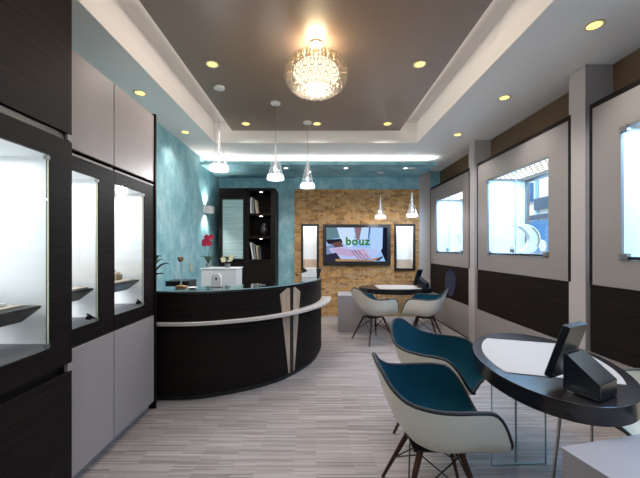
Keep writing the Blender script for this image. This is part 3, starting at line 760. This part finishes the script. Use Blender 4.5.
for i, r in enumerate((.055, .1, .145)):
    n = int(2*PI*r/.06); mb = MB()
    for k in range(n):
        a = 2*PI*(k+.3)/n; mb.ball((r*math.cos(a), r*math.sin(a), dz-.145+.03*i*i*.1), .0275, 10, 7)
    mb.build('bead_ring', M['bead'], t, world=False)
light('chandelier_light', 'POINT', (cx, cy, 3.20), 20, (1,.76,.46), parent=t, shadow_soft_size=.1)
light('chandelier_glow', 'POINT', (cx, cy, 2.80), 42, (1,.9,.78), parent=t, shadow_soft_size=.1)

# pendants
def pendant(x, y, zt_, zb, lab, grp):
    t = thing('pendant_lamp', lab, 'pendant lamp', (x, y, zt_-.001), group=grp)
    b = zb-zt_; h = .46
    MB().lathe([(.055,-.022),(.062,-.018),(.062,-.001)], n=24).build('canopy', M['white'], t, world=False)
    MB().lathe([(.0025,b+h-.01),(.0025,-.02)], n=8).build('cord', M['alu'], t, world=False)
    MB().lathe([(.1,b+.03),(.082,b+.1),(.05,b+.23),(.022,b+.36),(.009,b+h)], n=28, cap=False).build('glass_cone', M['cone'], t, world=False)
    MB().lathe([(.006,b+h+.004),(.011,b+.34),(.018,b+.2),(.017,b+.16)][::-1], n=18).build('lamp_holder', M['holder'], t, world=False)
    MB().lathe([(.085,b),(.107,b+.004),(.110,b+.016),(.098,b+.062),(.094,b+.062)], n=28).build('diffuser', M['lamp_pend'], t, world=False)
    MB().ball((0,0,b+.128), .024, 12, 8, 1, 1, 1.3).build('bulb', M['lamp_pend'], t, world=False)
    light('pendant_light', 'POINT', (x, y, zb-.05), 8 if 'cork' in grp else 18, (.96,.98,1), parent=t, shadow_soft_size=.07)
pendant(-1.10,3.686,3.276,2.325,'glass cone pendant lamp over the counter, leftmost and nearest of three','pendants over the reception counter')
pendant(-.508,4.08,3.276,2.305,'glass cone pendant lamp over the counter, middle one of three','pendants over the reception counter')
pendant(-.123,4.71,3.276,2.32,'glass cone pendant lamp over the counter, rightmost of three','pendants over the reception counter')
pendant(1.28,6.45,2.957,2.035,'small glass cone pendant in front of the cork wall, left of the pair','pendants by the cork wall')
pendant(1.81,6.12,2.957,2.035,'small glass cone pendant in front of the cork wall, right of the pair','pendants by the cork wall')

# cove lighting
light('beam_cove_light', 'AREA', (.05, 5.97, 3.018), 22, (1,.97,.93), (PI,0,0), shape='RECTANGLE', size=4.2, size_y=.1)
for s_ in (-1, 1):
    light('tray_cove_light', 'AREA', (s_*1.25, 2.0, 3.34), 45, (1,.94,.9), (0, rad(180-20*s_), 0), shape='RECTANGLE', size=.05, size_y=6)

# ------------------------------------------------------------------ chairs
RIM = [(0,.305,.428),(15,.315,.430),(27,.355,.440),(37,.374,.492),(47,.366,.600),(57,.352,.672),(70,.330,.688),(90,.314,.686),(110,.313,.688),(128,.324,.706),(143,.326,.752),(158,.322,.812),(180,.316,.842)]
def rim(phi):
    p = abs((phi+180) % 360-180)
    for i in range(len(RIM)-1):
        if RIM[i][0] <= p <= RIM[i+1][0]:
            a, b = RIM[i], RIM[i+1]; t = (p-a[0])/(b[0]-a[0])
            def tan(k, j):
                lo = RIM[max(k-1,0)]; hi = RIM[min(k+1,len(RIM)-1)]
                if k == 0 or k == len(RIM)-1: return 0
                return (hi[j]-lo[j])/(hi[0]-lo[0])
            d = b[0]-a[0]; r = []
            for j in (1,2):
                m0, m1 = tan(i,j)*d, tan(i+1,j)*d
                r.append((2*t**3-3*t*t+1)*a[j]+(t**3-2*t*t+t)*m0+(-2*t**3+3*t*t)*b[j]+(t**3-t*t)*m1)
            return r
def shell_pt(phi, t, grow=0):
    r, z = rim(phi); z0 = .412
    c, s_ = math.cos(rad(phi)), math.sin(rad(phi))
    zr = z-z0; p = abs((phi+180) % 360-180)
    wb = max(0, min(1, (p-95)/60)); wb = wb*wb*(3-2*wb)
    x1 = .80-.16*wb; x2 = .90-.14*wb; y2 = .28+.10*wb
    if p < 40: x1 -= .2*(1-p/40)
    u = 1-t
    rho = 3*u*u*t*x1+3*u*t*t*x2+t**3
    hh = 3*u*t*t*y2+t**3
    R = (r+grow)*rho
    return Vector((R*c+.012, R*s_, z0-grow*(1-.6*t)+zr*hh))
def shell_mesh(grow, tmax, n=72, m=14):
    vs = [shell_pt(0, 0, grow)]; fs = []
    for j in range(1, m+1):
        for i in range(n): vs.append(shell_pt(360*i/n, tmax*j/m, grow))
    for i in range(n): fs.append((0, 1+i, 1+(i+1) % n))
    for j in range(m-1):
        for i in range(n): fs.append((1+j*n+i, 1+(j+1)*n+i, 1+(j+1)*n+(i+1) % n, 1+j*n+(i+1) % n))
    return MB().add(vs, fs)
def make_chair(label, loc, rz, fab, pip, grp):
    t = thing('armchair', label, 'chair', loc, rz, grp)
    sh = shell_mesh(.016, 1.0).build('shell', M['shell'], t, world=False)
    up = shell_mesh(0, 1.0).build('upholstery', fab, t, world=False)
    MB().tube([(shell_pt(360*i/90, 1, .008)+Vector((0,0,.002))) for i in range(90)], .0105, 8, True).build('piping', pip, t, world=False)
    MB().box(-.12,.14,-.11,.11,.372,.384).build('seat_plate', M['blackwire'], t, world=False, bevel=.003)
    tops = {}; feet = {}
    for sx in (1,-1):
        for sy in (1,-1):
            a = Vector((.02+sx*.105, sy*.105, .378)); f_ = Vector((.01+sx*.235, sy*.235, .0)); tops[sx,sy] = a; feet[sx,sy] = f_
            lg = MB().cyl(f_, a, .0095, .017, 12).build('leg', M['walnut'], t, world=False)
            p = f_+(a-f_)*.03
    for sx in (1,-1):
        for (q, w) in (((sx,1),(sx,-1)), ((sx,-1),(sx,1))):
            a = tops[q]; b = feet[w]+(tops[w]-feet[w])*.42
            MB().cyl(a+Vector((0,0,-.02)), b, .004, None, 6).build('brace_rod', M['blackwire'], t, world=False)
    for sy in (1,-1):
        for (q, w) in (((1,sy),(-1,sy)), ((-1,sy),(1,sy))):
            a = tops[q]; b = feet[w]+(tops[w]-feet[w])*.42
            MB().cyl(a+Vector((0,0,-.02)), b, .004, None, 6).build('brace_rod', M['blackwire'], t, world=False)
    return t
G = 'teal shell armchairs with wooden legs'
ch = make_chair('nearest teal upholstered armchair with cream outer shell, at the left of the oval table', (.64,1.82,0), rad(-2), M['teal'], M['piping'], G)
dup(ch, 'teal upholstered armchair tucked behind the nearest one at the oval table', (.93,2.59,0), rad(-38), G)
dup(ch, 'cream shell armchair seen from behind, left one at the far table by the grey pedestal', (.88,5.08,0), rad(26), G)
dup(ch, 'cream shell armchair seen from behind, right one at the far table by the right wall', (1.715,5.06,0), rad(153), G)
make_chair('pale upholstered armchair half hidden behind the near grey pedestal and the oval table', (2.03,1.70,0), rad(165), M['creamfab'], M['olive'], G)

# ------------------------------------------------------------------ oval tables
def ell(a, b, n=72): return [(a*math.cos(2*PI*i/n), b*math.sin(2*PI*i/n)) for i in range(n)]
def make_table(label, loc, rz, far=False):
    t = thing('oval_table', label, 'table', loc, rz, 'oval consulting tables')
    MB().prism(ell(.65,.388), .66, .748).build('tabletop', M['wenge_table'], t, world=False, bevel=.004)
    # pad: band across the ellipse between two straight edges
    pts = []
    a, b = .585, .33
    for x0, x1, s_ in ((-.33,.40,-1),):
        top = [(x, -b*math.sqrt(1-(x/a)**2)) for x in [x0+(x1-x0)*i/24 for i in range(25)]]
        bot = [(x, b*math.sqrt(1-(x/a)**2)) for x in [x1+(x0-x1)*i/24 for i in range(25)]]
        pts = top+bot
    MB().prism(pts, .7485, .752).build('writing_pad', M['pad'], t, world=False)
    return t
nt = make_table('near oval dark wood table with a pale writing pad and glass base', (1.43,2.06,0), rad(72))
def tl(p):   # world -> local of the near table
    d = Vector((p[0]-1.43, p[1]-2.06, 0)); d.rotate(Matrix.Rotation(-rad(72), 3, 'Z')); return (d.x, d.y, p[2])
def pane(parent, p, q, z0, z1, th=.01):
    p = Vector(p); q = Vector(q); d = (q-p).normalized(); n = Vector((-d.y, d.x))*th/2
    poly = [tuple(p-n), tuple(q-n), tuple(q+n), tuple(p+n)]
    g = MB().prism(poly, z0, z1).build('glass_panel', M['tableglass'], parent, world=False)
    for c, s_ in ((p, 1), (q, -1)):
        e = c+d*.004*s_; m2 = Vector((-d.y, d.x))*(th/2+.0005)
        MB().prism([tuple(c-m2), tuple(e-m2), tuple(e+m2), tuple(c+m2)] if s_ == 1 else [tuple(e-m2), tuple(c-m2), tuple(c+m2), tuple(e+m2)], z0, z1).build('glass_edge', M['glassedge'], g, world=False)
    e0 = Vector((-d.y, d.x))*(th/2+.0006)
    MB().prism([tuple(p-e0), tuple(q-e0), tuple(q+e0), tuple(p+e0)], z0, z0+.004).build('glass_edge', M['glassedge'], g, world=False)
a = tl((1.17,2.17,0)); b = tl((1.545,2.185,0)); pane(nt, a[:2], b[:2], .001, .659)
a = tl((1.352,2.20,0)); b = tl((1.51,2.45,0)); pane(nt, a[:2], b[:2], .001, .659)
MB().cyl(tl((1.13,1.60,.0)), tl((1.150,1.53,.66)), .007, None, 10).build('leg', M['chrome'], nt, world=False)
MB().cyl(tl((1.375,1.62,.0)), tl((1.375,1.62,.66)), .006, None, 10).build('leg', M['chrome'], nt, world=False)
ft = make_table('far oval dark wood table before the cork wall, with two armchairs pulled up', (1.42,5.84,0), rad(0))
pane(ft, (-.05,-.05), (.30,-.05), .001, .659); pane(ft, (.12,-.04), (.12,.25), .001, .659)
MB().cyl((-.30,.16,0), (-.30,.16,.66), .007, None, 10).build('leg', M['chrome'], ft, world=False)
MB().cyl((.45,.12,0), (.45,.12,.66), .007, None, 10).build('leg', M['chrome'], ft, world=False)

# tilted display stands on the tables
def make_stand(label, loc, rz):
    t = thing('tablet_stand', label, 'display stand', loc, rz, 'tilted stands on the oval tables')
    # +x : from screen to tail
    MB().prism([(0,0),(.15,0),(.15,.075),(.02,.178),(0,.178)], -.085, .085, 'y').build('wedge_base', M['plateblack'], t, world=False, bevel=.004)
    lean = Vector((.30,0,.954)); nrm = Vector((-.954,0,.30)); c0 = Vector((-.052,0,.035))
    def slab(h0, h1, d0, d1, w): 
        vs = []
        for w_ in (-w, w):
            for hh, dd in ((h0,d0),(h1,d0),(h1,d1),(h0,d1)): vs.append(c0+lean*hh+nrm*dd+Vector((0,w_,0)))
        return MB().add(vs, [(0,1,2,3),(7,6,5,4),(0,4,5,1),(1,5,6,2),(2,6,7,3),(3,7,4,0)])
    pl = slab(0, .29, 0, .034, .088).build('plate', M['plateblack'], t, world=False, bevel=.003)
    slab(.008, .282, .0342, .037, .082).build('screen', M['greentape'], pl, world=False)
    MB().box(.02,.05,-.0875,-.08,-.0,.004).build('foot', M['chrome'], t, world=False)
    return t
st = make_stand('black tilted tablet stand on the near oval table', (1.29,1.64,.7525), rad(-62))
dup(st, 'black tilted tablet stand on the far oval table', (1.83,5.76,.7525), rad(-40))

# grey pedestals at the tables
t = thing('pedestal', 'pale grey drawer pedestal in the near right corner, beside the oval table', 'pedestal', (1.01,1.335,0), rad(12.5), 'grey pedestals')
MB().box(0,.6,-.52,0,.0,.615).build('body', M['pedestal'], t, world=False, bevel=.003)
MB().box(-.004,.604,-.524,.004,.616,.632).build('top', M['pedestal'], t, world=False, bevel=.002)
dup(t, 'pale grey drawer pedestal under the left end of the far oval table', (.43,6.12,0), rad(-6), 'grey pedestals')

# round blue metallic disc on the far wood band
o = MB().cyl((0,0,0),(-.018,0,0), .235, None, 48).build('round_disc', M['navy'], None, bevel=.004); o.location = (2.427, 5.85, .82)
tag(o, 'round dark blue disc on the dark wood band behind the far right armchair', 'mirror')

# ------------------------------------------------------------------ street outside
W = {'wall': mat('street_wall', srgb(226,226,224), .8), 'blue': mat('street_blue', srgb(40,112,176), .5), 'lblue': mat('street_lightblue', srgb(140,186,220), .5), 'dk': mat('street_dark', srgb(48,70,100), .4), 'pav': mat('pavement', srgb(150,150,152), .8), 'sk': mat('poster_pale', srgb(206,218,232), .6)}
struct('ground', MB().box(2.99, 8.0, -6, 18, -.2, -.02), W['pav'])
t = thing('street_building', 'white building with blue shop signs across the street, seen through the window', 'building', (7.0, 9, -.02))
MB().box(7.0, 7.6, -4, 18, -.02, 5.2).build('facade', W['wall'], t)
MB().box(6.9, 6.995, 10.45, 11.3, 2.95, 3.55).build('blue_sign', W['blue'], t)
MB().box(6.9, 6.995, 9.6, 10.3, 2.65, 3.0).build('blue_sign', W['dk'], t)
for y in (9.3, 10.2, 11.2): MB().box(6.96, 6.995, y, y+.12, .0, 5.0).build('post', W['lblue'], t)
MB().box(6.94, 6.995, 9.6, 11.1, 2.35, 2.5).build('ledge', W['dk'], t)
ps = MB().box(6.93, 6.995, 9.7, 10.95, .9, 2.3).build('poster', W['blue'], t)
mb = MB()
for i in range(9): mb.ball((6.925, 9.8+random.random()*1.05, 1.05+random.random()*1.1), .1+random.random()*.08, 12, 6, .05, 1, 1.2)
mb.build('poster_figures', W['sk'], ps)
for y in (2.5, 5.0, 7.2, 13.5): MB().box(6.96, 6.995, y, y+1.3, .6, 2.4).build('shop_window', W['dk'], t)
light('sun', 'SUN', (0,0,8), 5.0, (1,.97,.92), (rad(18), rad(-42), 0), angle=.02)

# ------------------------------------------------------------------ world, camera, view
w = bpy.data.worlds.new('World'); S.world = w; w.use_nodes = True
bg = w.node_tree.nodes['Background']; bg.inputs[0].default_value = (.72,.85,1,1); bg.inputs[1].default_value = 1.5
cam = bpy.data.cameras.new('camera'); co = bpy.data.objects.new('camera', cam); C.objects.link(co)
co.location = (0,0,H); co.rotation_euler = (PI/2,0,0)
cam.sensor_fit = 'HORIZONTAL'; cam.sensor_width = 36; cam.lens = 325/640*36
cam.shift_x = 4/640; cam.shift_y = 9/640; cam.clip_start = .02
S.camera = co
S.view_settings.view_transform = 'Standard'; S.view_settings.look = 'None'; S.view_settings.gamma = 1
S.view_settings.use_curve_mapping = False; S.view_settings.exposure = -0.12
S.cycles.use_denoising = True
S.cycles.max_bounces = 10; S.cycles.diffuse_bounces = 5; S.cycles.transparent_max_bounces = 24
S.cycles.caustics_reflective = False; S.cycles.caustics_refractive = False; S.cycles.sample_clamp_indirect = 4
